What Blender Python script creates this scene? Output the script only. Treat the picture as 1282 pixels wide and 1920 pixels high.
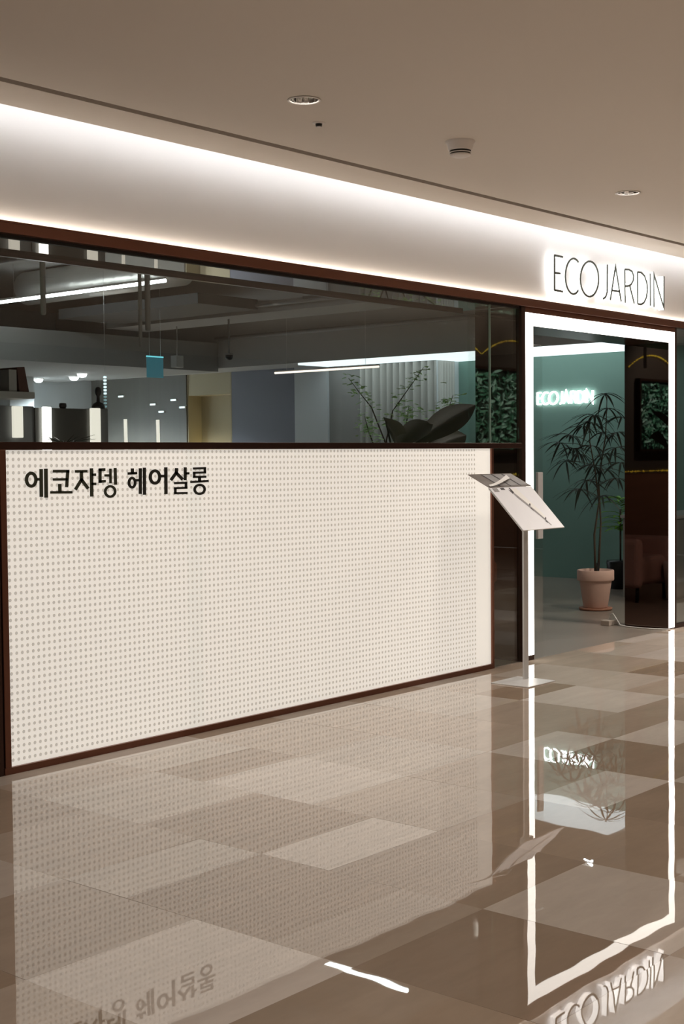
import bpy, bmesh, math, random
from mathutils import Vector, Matrix, Euler

for o in list(bpy.data.objects):
    bpy.data.objects.remove(o)
scene = bpy.context.scene
C = scene.collection
rnd = random.Random(7)

# ---------------------------------------------------------------- camera, world, exposure
# world axes: X along the shop front (to the right), Y into the shop, Z up; shop front plane is Y = 0
YAW, PITCH, ROLL = math.radians(40.329), math.radians(-2.344), math.radians(-0.530)
cd = bpy.data.cameras.new('camera')
cam = bpy.data.objects.new('camera', cd)
C.objects.link(cam)
fw = Vector((math.cos(YAW) * math.cos(PITCH), math.sin(YAW) * math.cos(PITCH), math.sin(PITCH)))
r0 = Vector((math.sin(YAW), -math.cos(YAW), 0.0))
u0 = r0.cross(fw)
rt = r0 * math.cos(ROLL) + u0 * math.sin(ROLL)
up = -r0 * math.sin(ROLL) + u0 * math.cos(ROLL)
mw = Matrix((rt, up, -fw)).transposed().to_4x4()
mw.translation = Vector((0.0, -5.229, 1.45))
cam.matrix_world = mw
cd.sensor_fit = 'HORIZONTAL'
cd.sensor_width = 36.0
cd.lens = 36.0 * 2575.7 / 1282.0
cd.clip_end = 200
scene.camera = cam

w = bpy.data.worlds.new('world')
scene.world = w
w.use_nodes = True
w.node_tree.nodes['Background'].inputs[0].default_value = (1.0, 0.90, 0.80, 1)
w.node_tree.nodes['Background'].inputs[1].default_value = 0.2
vs = scene.view_settings
vs.view_transform = 'Standard'
vs.look = 'None'
vs.exposure = 0.14
vs.gamma = 1.0
vs.use_curve_mapping = False

DOWNLIGHT_POWER = 88.0        # each downlight of the row by the shop front
FILL_ROW_POWER = 34.0             # each fill downlight of the unseen rows added behind the viewer
TUBE = 14.0                   # salon tube lights
LUMINOUS = 1.15              # salon luminous ceiling strip

# ---------------------------------------------------------------- materials
MATS = {}
def mat(name, col, rough=0.5, metal=0.0, emit=None, es=0.0, spec=0.5, noise=None, coat=0.0, bump=None, backface=False):
    if name in MATS:
        return MATS[name]
    m = bpy.data.materials.new(name)
    m.use_nodes = True
    nt = m.node_tree
    b = nt.nodes['Principled BSDF']
    b.inputs['Base Color'].default_value = (*col, 1)
    b.inputs['Roughness'].default_value = rough
    b.inputs['Metallic'].default_value = metal
    b.inputs['Specular IOR Level'].default_value = spec
    b.inputs['Coat Weight'].default_value = coat
    if emit:
        b.inputs['Emission Color'].default_value = (*emit, 1)
        b.inputs['Emission Strength'].default_value = es
    if noise or bump:
        tc = nt.nodes.new('ShaderNodeTexCoord')
    if noise:                                   # (scale xyz, amount)
        sc, amt = noise
        mp = nt.nodes.new('ShaderNodeMapping')
        mp.inputs['Scale'].default_value = sc
        nt.links.new(tc.outputs['Object'], mp.inputs['Vector'])
        n = nt.nodes.new('ShaderNodeTexNoise')
        n.inputs['Scale'].default_value = 1.0
        n.inputs['Detail'].default_value = 5
        nt.links.new(mp.outputs[0], n.inputs['Vector'])
        rp = nt.nodes.new('ShaderNodeMapRange')
        rp.inputs['To Min'].default_value = 1 - amt
        rp.inputs['To Max'].default_value = 1 + amt
        nt.links.new(n.outputs['Fac'], rp.inputs['Value'])
        mx = nt.nodes.new('ShaderNodeMix')
        mx.data_type = 'RGBA'
        mx.blend_type = 'MULTIPLY'
        mx.inputs['Factor'].default_value = 1
        mx.inputs['A'].default_value = (*col, 1)
        nt.links.new(rp.outputs[0], mx.inputs['B'])
        nt.links.new(mx.outputs['Result'], b.inputs['Base Color'])
    if bump:                                    # (scale, strength, distance)
        n2 = nt.nodes.new('ShaderNodeTexNoise')
        n2.inputs['Scale'].default_value = bump[0]
        n2.inputs['Detail'].default_value = 2
        nt.links.new(tc.outputs['Object'], n2.inputs['Vector'])
        bp = nt.nodes.new('ShaderNodeBump')
        bp.inputs['Strength'].default_value = bump[1]
        bp.inputs['Distance'].default_value = bump[2]
        nt.links.new(n2.outputs['Fac'], bp.inputs['Height'])
        nt.links.new(bp.outputs[0], b.inputs['Normal'])
    MATS[name] = m
    return m

def glass_mat(name, tint, ior=1.5):
    m = bpy.data.materials.new(name)
    m.use_nodes = True
    nt = m.node_tree
    nt.nodes.clear()
    out = nt.nodes.new('ShaderNodeOutputMaterial')
    mix = nt.nodes.new('ShaderNodeMixShader')
    fr = nt.nodes.new('ShaderNodeFresnel')
    fr.inputs['IOR'].default_value = ior
    tr = nt.nodes.new('ShaderNodeBsdfTransparent')
    tr.inputs[0].default_value = (*tint, 1)
    gl = nt.nodes.new('ShaderNodeBsdfGlossy')
    gl.inputs['Roughness'].default_value = 0.0
    gl.inputs['Color'].default_value = (1, 1, 1, 1)
    # same reflectance entering and leaving the thin pane (the node inverts the IOR on back faces)
    gm = nt.nodes.new('ShaderNodeNewGeometry')
    mr = nt.nodes.new('ShaderNodeMapRange')
    mr.inputs['To Min'].default_value = ior
    mr.inputs['To Max'].default_value = 1.0 / ior
    nt.links.new(gm.outputs['Backfacing'], mr.inputs['Value'])
    nt.links.new(mr.outputs[0], fr.inputs['IOR'])
    nt.links.new(fr.outputs[0], mix.inputs[0])
    nt.links.new(tr.outputs[0], mix.inputs[1])
    nt.links.new(gl.outputs[0], mix.inputs[2])
    nt.links.new(mix.outputs[0], out.inputs[0])
    MATS[name] = m
    return m

def tile_mat():
    """polished marble: colour of each slab comes from the object's own colour, veins and clouds from noise"""
    m = bpy.data.materials.new('polished_marble')
    m.use_nodes = True
    nt = m.node_tree
    N, L = nt.nodes, nt.links
    b = N['Principled BSDF']
    oi = N.new('ShaderNodeObjectInfo')
    geo = N.new('ShaderNodeNewGeometry')
    add = N.new('ShaderNodeVectorMath'); add.operation = 'ADD'
    vec = N.new('ShaderNodeCombineXYZ')
    mul = N.new('ShaderNodeMath'); mul.operation = 'MULTIPLY'; mul.inputs[1].default_value = 40
    L.new(oi.outputs['Random'], mul.inputs[0]); L.new(mul.outputs[0], vec.inputs[2])
    L.new(geo.outputs['Position'], add.inputs[0]); L.new(vec.outputs[0], add.inputs[1])
    def noise(scale, detail, lo, hi):
        mp = N.new('ShaderNodeMapping'); mp.inputs['Scale'].default_value = scale
        L.new(add.outputs[0], mp.inputs['Vector'])
        n = N.new('ShaderNodeTexNoise'); n.inputs['Scale'].default_value = 1; n.inputs['Detail'].default_value = detail
        n.inputs['Distortion'].default_value = 0.4
        L.new(mp.outputs[0], n.inputs['Vector'])
        r = N.new('ShaderNodeMapRange'); r.inputs['From Min'].default_value = .3; r.inputs['From Max'].default_value = .7
        r.inputs['To Min'].default_value = lo; r.inputs['To Max'].default_value = hi
        L.new(n.outputs['Fac'], r.inputs['Value'])
        return r.outputs[0]
    a = noise((1.6, 7.0, 1.0), 6, .93, 1.07)
    c = noise((14, 40, 1.0), 3, .975, 1.025)
    mm = N.new('ShaderNodeMath'); mm.operation = 'MULTIPLY'
    L.new(a, mm.inputs[0]); L.new(c, mm.inputs[1])
    mx = N.new('ShaderNodeMix'); mx.data_type = 'RGBA'; mx.blend_type = 'MULTIPLY'; mx.inputs['Factor'].default_value = 1
    L.new(oi.outputs['Color'], mx.inputs['A']); L.new(mm.outputs[0], mx.inputs['B'])
    L.new(mx.outputs['Result'], b.inputs['Base Color'])
    b.inputs['Roughness'].default_value = 0.012
    b.inputs['IOR'].default_value = 1.62
    n3 = N.new('ShaderNodeTexNoise'); n3.inputs['Scale'].default_value = 3.2; n3.inputs['Detail'].default_value = 1
    L.new(add.outputs[0], n3.inputs['Vector'])
    bp = N.new('ShaderNodeBump'); bp.inputs['Strength'].default_value = 0.3; bp.inputs['Distance'].default_value = 0.0018
    L.new(n3.outputs['Fac'], bp.inputs['Height']); L.new(bp.outputs[0], b.inputs['Normal'])
    MATS['tile'] = m
    return m

WHITE_PAINT = mat('ceiling_paint', (.76, .705, .64), .85, noise=((.6, .6, .6), .03))
FASCIA = mat('fascia_paint', (.87, .87, .88), .62, noise=((.9, .9, .9), .03), bump=(2.0, .25, .01))
BRONZE = mat('copper_bronze_trim', (.20, .085, .055), .34, .75)
BRONZE_D = mat('dark_bronze_trim', (.055, .026, .019), .3, .6)
BLACKISH = mat('black_gasket', (.012, .011, .010), .5)
MIRROR = mat('dark_bronze_mirror', (.15, .105, .088), .02, 1.0)
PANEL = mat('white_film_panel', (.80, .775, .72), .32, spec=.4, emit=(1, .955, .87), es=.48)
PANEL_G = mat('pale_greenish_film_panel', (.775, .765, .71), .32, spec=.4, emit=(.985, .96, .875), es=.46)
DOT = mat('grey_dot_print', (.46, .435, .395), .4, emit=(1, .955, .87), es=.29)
LET_A = mat('dark_olive_lettering', (.030, .034, .019), .45)
LET_B = mat('black_lettering', (.012, .013, .010), .45)
LIT = mat('lit_door_frame_diffuser', (.9, .9, .88), .4, emit=(1, .955, .88), es=3.0)
COVE_COOL = mat('cool_cove_led', (.9, .9, .9), .5, emit=(.975, .985, 1.0), es=10.5)
COVE_WARM = mat('warm_ledge_led', (.9, .9, .9), .5, emit=(1, .86, .70), es=14.0)
SIGN_GLOW = mat('sign_letter_glow', (.95, .95, .95), .5, emit=(1, .98, .95), es=2.0)
SIGN_FACE = mat('grey_metal_letter_face', (.16, .19, .18), .4, .3)
SALON_FLOOR = mat('salon_floor', (.255, .215, .18), .28, noise=((1.2, 1.2, 1), .06))
GREEN = mat('green_salon_wall', (.185, .32, .272), .6, noise=((.8, .8, .8), .05))
DARKCEIL = mat('dark_grey_salon_ceiling', (.50, .49, .475), .8, noise=((1, 1, 1), .06))
GREYWALL = mat('grey_salon_wall', (.32, .32, .31), .7)
BLUEWALL = mat('bluish_grey_wall', (.22, .23, .28), .6)
PALEWALL = mat('pale_salon_wall', (.62, .66, .68), .7)
TAUPE = mat('taupe_panel_wall', (.135, .128, .11), .45, noise=((.1, 14, .1), .15))
CREAM = mat('cream_alcove', (.46, .40, .27), .6)
CURTAIN = mat('grey_curtain_fabric', (.42, .415, .385), .85, noise=((60, 60, 6), .06))
ALU = mat('polished_aluminium', (.62, .60, .57), .10, 1.0)
WHITE_PL = mat('white_plastic', (.84, .80, .77), .4)
SLOT_D = mat('dark_slot', (.075, .062, .05), .7)
DUCT = mat('silver_duct', (.72, .69, .65), .4, .8, bump=(6, .5, .03))
TUBE_M = mat('tube_light', (.95, .95, .95), .4, emit=(.90, .98, 1.0), es=TUBE)
LUM_M = mat('luminous_ceiling_diffuser', (.9, .9, .9), .5, emit=(.86, .97, 1.0), es=LUMINOUS)
WARM_LAMP = mat('warm_lamp', (.9, .85, .8), .5, emit=(1, .83, .72), es=1.4)
STATION_L = mat('station_light_bar', (.9, .88, .84), .5, emit=(1, .93, .80), es=.8)
STATION_B = mat('bright_station_light_bar', (.9, .88, .84), .5, emit=(1, .96, .90), es=4.0)
DL_LENS = mat('downlight_lens', (.9, .9, .9), .5, emit=(.93, .98, 1), es=6.0)
GREY_MET = mat('light_grey_metal', (.56, .55, .54), .38, .3)
BASE_MET = mat('white_metal_plate', (.74, .73, .72), .3, .2)
PAPER = mat('white_paper', (.86, .87, .91), .45, noise=((7, 5, 5), .05))
PAPER_W = mat('bright_white_paper', (.88, .87, .85), .45)
INK = mat('dark_ink', (.05, .045, .05), .6)
INK_G = mat('grey_ink', (.33, .32, .32), .6, noise=((30, 30, 30), .35))
PHOTO_D = mat('dark_photo_print', (.16, .13, .11), .4, noise=((18, 18, 18), .6))
CLEAR = glass_mat('clear_door_glass', (.985, .99, .985))
GLASS = glass_mat('window_glass', (.93, .955, .945))
GLASS_E = mat('green_glass_edge', (.30, .42, .36), .2)
TERRA = mat('pale_terracotta', (.62, .40, .32), .7, noise=((9, 9, 9), .08))
TERRA_D = mat('dark_terracotta_saucer', (.34, .15, .09), .7)
SOIL = mat('soil', (.035, .022, .015), .95)
STEM = mat('brown_stem', (.075, .055, .035), .8)
LEAF_D = mat('dark_thin_leaf', (.022, .032, .022), .55)
LEAF_G = mat('fresh_green_leaf', (.52, .74, .34), .5)
LEAF_B = mat('big_dark_green_leaf', (.035, .042, .024), .4)
LEAF_M = mat('moss_green_leaf', (.09, .32, .22), .5)
LEAF_M2 = mat('pale_green_leaf', (.30, .58, .52), .5)
LIME = mat('lime_leaf', (.18, .42, .03), .5)
PINK = mat('dusty_pink_upholstery', (.55, .36, .32), .8)
ORANGE = mat('orange_upholstery', (.55, .16, .06), .8)
BLACK = mat('black_plastic', (.012, .012, .012), .35)
WOOD = mat('reddish_brown_wood', (.15, .062, .038), .5, noise=((1.5, 1.5, 12), .2))
YLED = mat('yellow_led_rope', (.9, .8, .1), .5, emit=(1, .78, .06), es=.55)
CYAN = mat('cyan_lit_acrylic', (.10, .25, .30), .2, emit=(.10, .40, .50), es=.16)
CYAN_E = mat('bright_cyan_acrylic_edge', (.2, .6, .7), .2, emit=(.2, .75, .85), es=.8)
CABLE = mat('white_cable', (.78, .76, .72), .4)
GREY_CAB = mat('grey_cabinet', (.20, .195, .185), .5)
STATION_G = mat('grey_station_panel', (.20, .21, .215), .4)
STATION_K = mat('dark_station_mirror', (.11, .11, .10), .25)
SHELF_W = mat('pale_shelf', (.55, .53, .49), .5)
BOOK = mat('brown_book_cover', (.13, .055, .04), .5)
TILE = tile_mat()

# ---------------------------------------------------------------- mesh helpers
def new_obj(name, bm, m, parent=None, smooth=False):
    me = bpy.data.meshes.new(name)
    bm.normal_update()
    bm.to_mesh(me)
    bm.free()
    if m:
        me.materials.append(m)
    if smooth:
        for p in me.polygons:
            p.use_smooth = True
    o = bpy.data.objects.new(name, me)
    C.objects.link(o)
    if parent:
        o.parent = parent
    return o

def add_box(bm, x0, x1, y0, y1, z0, z1, bevel=0.0, seg=2):
    vs_ = [bm.verts.new((x, y, z)) for x in (x0, x1) for y in (y0, y1) for z in (z0, z1)]
    f = [(0, 1, 3, 2), (4, 6, 7, 5), (0, 4, 5, 1), (2, 3, 7, 6), (0, 2, 6, 4), (1, 5, 7, 3)]
    fs = [bm.faces.new([vs_[i] for i in q]) for q in f]
    if bevel > 0:
        es = set(e for q in fs for e in q.edges)
        bmesh.ops.bevel(bm, geom=list(es), offset=bevel, segments=seg, affect='EDGES', profile=0.5)

def box(name, x0, x1, y0, y1, z0, z1, m, parent=None, bevel=0.0, seg=2):
    bm = bmesh.new()
    add_box(bm, x0, x1, y0, y1, z0, z1, bevel, seg)
    return new_obj(name, bm, m, parent)

def add_tube(bm, pts, rad, n=8, closed=False):
    pts = [Vector(p) for p in pts]
    rads = rad if isinstance(rad, (list, tuple)) else [rad] * len(pts)
    rings = []
    ref = Vector((0.31, 0.17, 0.93))
    for i, p in enumerate(pts):
        if closed:
            d = pts[(i + 1) % len(pts)] - pts[i - 1]
        else:
            d = pts[min(i + 1, len(pts) - 1)] - pts[max(i - 1, 0)]
        d.normalize()
        a = d.cross(ref)
        if a.length < 1e-3:
            a = d.cross(Vector((1, 0, 0)))
        a.normalize()
        b = d.cross(a)
        rings.append([bm.verts.new(p + (a * math.cos(2 * math.pi * k / n) + b * math.sin(2 * math.pi * k / n)) * rads[i]) for k in range(n)])
    R = len(rings)
    for i in range(R if closed else R - 1):
        q, s = rings[i], rings[(i + 1) % R]
        for k in range(n):
            bm.faces.new((q[k], q[(k + 1) % n], s[(k + 1) % n], s[k]))
    if not closed:
        bm.faces.new(rings[0][::-1])
        bm.faces.new(rings[-1])

def tube(name, pts, rad, m, parent=None, n=8, closed=False):
    bm = bmesh.new()
    add_tube(bm, pts, rad, n, closed)
    return new_obj(name, bm, m, parent, True)

def add_lathe(bm, prof, n=32, cx=0, cy=0, cz=0, cap0=True, cap1=True):
    rings = []
    for (r, z) in prof:
        rings.append([bm.verts.new((cx + r * math.cos(2 * math.pi * k / n), cy + r * math.sin(2 * math.pi * k / n), cz + z)) for k in range(n)])
    for a, b in zip(rings[:-1], rings[1:]):
        for k in range(n):
            bm.faces.new((a[k], a[(k + 1) % n], b[(k + 1) % n], b[k]))
    if cap0:
        bm.faces.new(rings[0][::-1])
    if cap1:
        bm.faces.new(rings[-1])

def lathe(name, prof, m, parent=None, n=32, c=(0, 0, 0), cap0=True, cap1=True, smooth=True):
    bm = bmesh.new()
    add_lathe(bm, prof, n, c[0], c[1], c[2], cap0, cap1)
    o = new_obj(name, bm, m, parent, smooth)
    return o

def tag(o, label, cat, group=None):
    o['label'] = label
    o['category'] = cat
    if group:
        o['group'] = group
    return o

def thing(name, label, cat, loc=(0, 0, 0), group=None):
    o = bpy.data.objects.new(name, None)
    o.empty_display_size = 0.1
    C.objects.link(o)
    o.location = loc
    return tag(o, label, cat, group)

def struct(o):
    o['kind'] = 'structure'
    return o

def stuff(o):
    o['kind'] = 'stuff'
    return o

def lamp(name, kind, loc, power, col=(1, 1, 1), parent=None, **kw):
    ld = bpy.data.lights.new(name, kind)
    ld.energy = power
    ld.color = col
    for k, v in kw.items():
        setattr(ld, k, v)
    o = bpy.data.objects.new(name, ld)
    C.objects.link(o)
    o.location = loc
    if parent:
        o.parent = parent
    return o

def copy_tree(o, parent=None):
    c = o.copy()
    C.objects.link(c)
    c.parent = parent
    for ch in list(o.children):
        copy_tree(ch, c)
    return c
HANGUL=[[('o',3.9321,1.3523,0.036,0.0375,0.0189,0.0147),((3.9628,1.3474),(3.9818,1.347),(3.9821,1.3595),(3.963,1.3598)),((3.9797,1.4014),(3.9782,1.2708),(3.9983,1.2704),(3.9998,1.4013)),((4.0065,1.4026),(4.0054,1.2669),(4.0266,1.2665),(4.0277,1.4025))],[((4.0573,1.3832),(4.155,1.3817),(4.1553,1.3952),(4.0576,1.3965)),((4.1365,1.3944),(4.1273,1.3135),(4.146,1.3119),(4.1553,1.393)),((4.0565,1.3452),(4.1434,1.3442),(4.1435,1.3561),(4.0566,1.3569)),((4.0868,1.3295),(4.087,1.292),(4.1066,1.2919),(4.1064,1.3294)),((4.0396,1.2844),(4.1709,1.2817),(4.171,1.2936),(4.0398,1.2962))],[((4.1881,1.3808),(4.2638,1.3804),(4.2639,1.3933),(4.1881,1.3935)),((4.2172,1.3867),(4.2163,1.3428),(4.2365,1.3424),(4.2374,1.3864)),((4.2215,1.3546),(4.1807,1.3037),(4.1968,1.2954),(4.2377,1.3464)),((4.2157,1.3463),(4.2593,1.298),(4.2751,1.3068),(4.2313,1.3551)),((4.2785,1.4006),(4.2781,1.2638),(4.2986,1.2634),(4.299,1.4006)),((4.2889,1.3631),(4.3172,1.3626),(4.3175,1.3756),(4.2892,1.376)),((4.288,1.3188),(4.3178,1.3182),(4.3181,1.3311),(4.2883,1.3317))],[((4.3336,1.3862),(4.3754,1.3865),(4.3752,1.3999),(4.3334,1.3996)),((4.3324,1.3978),(4.331,1.3288),(4.3504,1.3284),(4.3518,1.3975)),((4.3326,1.3292),(4.3773,1.3305),(4.3766,1.343),(4.3319,1.3417)),((4.3688,1.3589),(4.4034,1.3583),(4.4036,1.3699),(4.369,1.3705)),((4.399,1.3977),(4.3986,1.3251),(4.4149,1.3249),(4.4152,1.3977)),((4.4281,1.3999),(4.4293,1.3175),(4.4479,1.3175),(4.4467,1.4001)),('o',4.4036,1.2855,0.0396,0.0314,0.0168,0.0121)],[((4.5382,1.3969),(4.5376,1.37),(4.558,1.3697),(4.5585,1.3966)),((4.517,1.3654),(4.5798,1.3662),(4.5795,1.379),(4.5167,1.3781)),('o',4.5451,1.3257,0.0288,0.0296,0.018,0.0128),((4.5698,1.3311),(4.5951,1.3306),(4.5954,1.3434),(4.57,1.3439)),((4.5904,1.3967),(4.5878,1.2684),(4.6084,1.2678),(4.6109,1.3964)),((4.6171,1.4),(4.6156,1.2629),(4.6362,1.2625),(4.6378,1.3998))],[('o',4.6976,1.3512,0.0422,0.039,0.0211,0.0148),((4.7354,1.3482),(4.7679,1.3477),(4.7682,1.3617),(4.7357,1.3622)),((4.7608,1.4),(4.7594,1.2627),(4.782,1.2622),(4.7834,1.3999))],[((4.8352,1.3947),(4.8334,1.3679),(4.8551,1.367),(4.8569,1.3939)),((4.8382,1.3784),(4.7968,1.3378),(4.8141,1.328),(4.8556,1.3687)),((4.8338,1.3668),(4.8805,1.3292),(4.8966,1.34),(4.8498,1.3776)),((4.8968,1.3984),(4.8955,1.3311),(4.9162,1.3307),(4.9175,1.3982)),((4.9084,1.3603),(4.9363,1.3599),(4.9365,1.3722),(4.9086,1.3726)),((4.8275,1.3118),(4.9206,1.3116),(4.9204,1.323),(4.8273,1.3231)),((4.9024,1.3177),(4.9019,1.2902),(4.92,1.2898),(4.9205,1.3173)),((4.827,1.2854),(4.9202,1.2855),(4.9198,1.2969),(4.8267,1.2967)),((4.8269,1.292),(4.8264,1.2652),(4.8442,1.2647),(4.8447,1.2916)),((4.8264,1.2595),(4.9209,1.2588),(4.9207,1.2703),(4.8263,1.2708))],[((4.9625,1.3852),(5.057,1.3863),(5.0566,1.3979),(4.9621,1.3966)),((5.0395,1.3918),(5.0391,1.3688),(5.0564,1.3685),(5.0568,1.3916)),((4.962,1.3628),(5.0565,1.3632),(5.0563,1.3748),(4.9618,1.3742)),((4.9619,1.369),(4.9615,1.347),(4.9785,1.3467),(4.9789,1.3687)),((4.9615,1.3408),(5.058,1.3405),(5.0579,1.3521),(4.9614,1.3523)),((4.9982,1.3464),(4.9978,1.3219),(5.0189,1.3215),(5.0194,1.346)),((4.9417,1.315),(5.074,1.318),(5.0732,1.3296),(4.941,1.3264)),('o',5.0083,1.2809,0.0452,0.0298,0.0185,0.0125)]]
ECO=[[[(8.4288,2.8551),(8.4274,2.6036)],[(8.4288,2.8509),(8.5409,2.8502)],[(8.4281,2.7273),(8.5085,2.73)],[(8.4274,2.6053),(8.5397,2.6057)]],[[(8.7556,2.8344),(8.7361,2.8462),(8.7147,2.8531),(8.6921,2.8547),(8.6693,2.8512),(8.6473,2.8426),(8.6269,2.8292),(8.6089,2.8118),(8.5941,2.791),(8.5831,2.7676),(8.5762,2.7426),(8.5738,2.717),(8.576,2.6918),(8.5826,2.668),(8.5934,2.6466),(8.608,2.6285),(8.6259,2.6144),(8.6462,2.6048),(8.6682,2.6003),(8.691,2.601),(8.7136,2.6069),(8.7351,2.6177),(8.7547,2.6332)]],[[(9.0458,2.741),(9.0428,2.7138),(9.034,2.6872),(9.02,2.6626),(9.0012,2.6409),(8.9786,2.6231),(8.9532,2.61),(8.9261,2.6022),(8.8985,2.6),(8.8717,2.6033),(8.8468,2.6121),(8.8248,2.626),(8.8067,2.6443),(8.7933,2.6661),(8.7851,2.6907),(8.7823,2.7169),(8.7853,2.7436),(8.7937,2.7696),(8.8074,2.794),(8.8256,2.8155),(8.8477,2.8334),(8.8727,2.8468),(8.8995,2.855),(8.927,2.8578),(8.954,2.8549),(8.9794,2.8465),(9.0018,2.8329),(9.0205,2.8147),(9.0344,2.7926),(9.043,2.7677),(9.0458,2.741)]],[[(9.1766,2.8593),(9.1725,2.6583),(9.1584,2.6284),(9.1374,2.6101),(9.1094,2.6009)]],[[(9.2182,2.6009),(9.2988,2.8556),(9.3846,2.6009)],[(9.2396,2.6728),(9.3631,2.6762)]],[[(9.4414,2.8501),(9.4465,2.5969)],[(9.4414,2.8492),(9.5075,2.8538),(9.5555,2.8432),(9.5797,2.8141),(9.574,2.7794),(9.5406,2.745),(9.4944,2.7284),(9.4467,2.7225)],[(9.5184,2.7323),(9.5906,2.6019)]],[[(9.6414,2.8487),(9.6449,2.6034)],[(9.6414,2.8487),(9.6999,2.8506),(9.7569,2.8288),(9.7933,2.7792),(9.8029,2.7253),(9.7856,2.6645),(9.7473,2.6223),(9.6997,2.6049),(9.6449,2.6034)]],[[(9.8473,2.8591),(9.8511,2.6057)]],[[(9.9095,2.6009),(9.9094,2.8558),(10.0754,2.6089),(10.0793,2.856)]]]
# ================================================================ corridor floor
FX0, FX1, FY0 = -0.285, 14.55, -5.36
flo = struct(box('floor', -6, 18, -10, 0.0, -0.06, -0.012, mat('floor_bed', (.20, .16, .125), .6)))
PX, PY = 0.645, 0.325
X0, Y0 = 2.295, -0.16
LIGHT = (.64, .565, .50); LIGHT2 = (.555, .48, .41); MID = (.44, .352, .276); MID2 = (.48, .392, .315); DARK = (.345, .258, .188); DARK2 = (.38, .29, .215)
def tcol(c):
    k = rnd.uniform(.95, 1.05)
    return (c[0] * k, c[1] * k, c[2] * k, 1)
# (column, first row, rows) : colour      column j starts at X0 + j*PX, row k ends at Y0 - (k+1)*PY
FIXED = {(3, 2, 2): LIGHT, (3, 0, 1): LIGHT2, (3, 1, 1): DARK2, (2, 5, 1): LIGHT, (1, 4, 1): LIGHT2, (0, 6, 2): LIGHT,
         (2, 8, 2): LIGHT2, (4, 6, 1): LIGHT, (5, 4, 1): LIGHT, (6, 5, 1): LIGHT, (7, 2, 2): LIGHT, (7, 1, 1): DARK,
         (9, 2, 1): DARK, (7, 4, 2): MID, (6, 2, 2): MID2, (5, 1, 2): MID2, (4, 0, 2): MID2, (4, 4, 2): MID, (5, 5, 2): DARK2, (6, 6, 2): DARK2,
         (3, 4, 2): MID2, (2, 3, 2): DARK2, (1, 5, 2): DARK2, (1, 7, 1): MID, (1, 8, 2): DARK, (2, 6, 2): DARK2, (3, 6, 2): DARK2, (3, 8, 1): DARK2,
         (3, 9, 2): MID, (0, 4, 2): MID, (0, 8, 2): DARK2, (0, 2, 2): LIGHT2, (8, 0, 2): LIGHT2, (8, 3, 1): MID2, (8, 2, 1): LIGHT2, (9, 0, 2): MID2,
         (4, 7, 2): DARK2, (5, 7, 2): LIGHT2, (8, 4, 2): LIGHT, (7, 6, 2): LIGHT2, (9, 3, 2): LIGHT2, (10, 1, 2): LIGHT, (10, 3, 1): DARK2, (2, 10, 2): DARK2,
         (6, 0, 2): LIGHT2, (7, 0, 1): MID2, (6, 4, 1): MID, (4, 2, 2): LIGHT2, (5, 3, 1): MID2, (1, 0, 2): DARK2, (2, 0, 1): MID2, (2, 1, 2): LIGHT2, (1, 2, 2): MID2}
cells = {}
for (j, k, n), c in FIXED.items():
    for q in range(n):
        cells[(j, k + q)] = (j, k, n, c)
tiles = []
for j in range(-4, 19):
    k = 0
    while k < 16:
        if (j, k) in cells:
            t = cells[(j, k)]
            tiles.append(t)
            k = t[1] + t[2]
        else:
            n = 2 if rnd.random() < .62 and (j, k + 1) not in cells else 1
            tiles.append((j, k, n, rnd.choice([LIGHT2, MID, MID2, MID2, DARK2, DARK, LIGHT])))
            k += n
tile_meshes = {}
def tile_obj(name, cx, cy, lx, ly, col, tilt=True):
    key = (round(lx, 3), round(ly, 3))
    if key not in tile_meshes:
        bm = bmesh.new()
        g = .00015
        add_box(bm, -lx / 2 + g, lx / 2 - g, -ly / 2 + g, ly / 2 - g, -.012, 0)
        o = new_obj(name, bm, TILE, flo)
        tile_meshes[key] = o.data
    else:
        o = bpy.data.objects.new(name, tile_meshes[key])
        C.objects.link(o)
        o.parent = flo
    o.location = (cx, cy, 0)
    if tilt:
        o.rotation_euler = (math.radians(rnd.gauss(0, .035)), math.radians(rnd.gauss(0, .035)), 0)
    o.color = col
    return o
for (j, k, n, c) in tiles:
    tile_obj('floor_tile', X0 + (j + .5) * PX, Y0 - (k + n / 2) * PY, PX, n * PY, tcol(c))
for j in range(-4, 19):                     # narrow row against the shop front
    tile_obj('floor_tile', X0 + (j + .5) * PX, Y0 / 2, PX, -Y0, tcol(rnd.choice([LIGHT2, MID, MID2, LIGHT])))

struct(box('wall_opposite', -6, 18, -10.2, -10, 0, 3.0, mat('dark_shopfronts', (.10, .075, .06), .5)))
struct(box('wall_end', 18, 18.2, -10, 0, 0, 3.0, mat('corridor_end', (.16, .13, .11), .6)))

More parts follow.
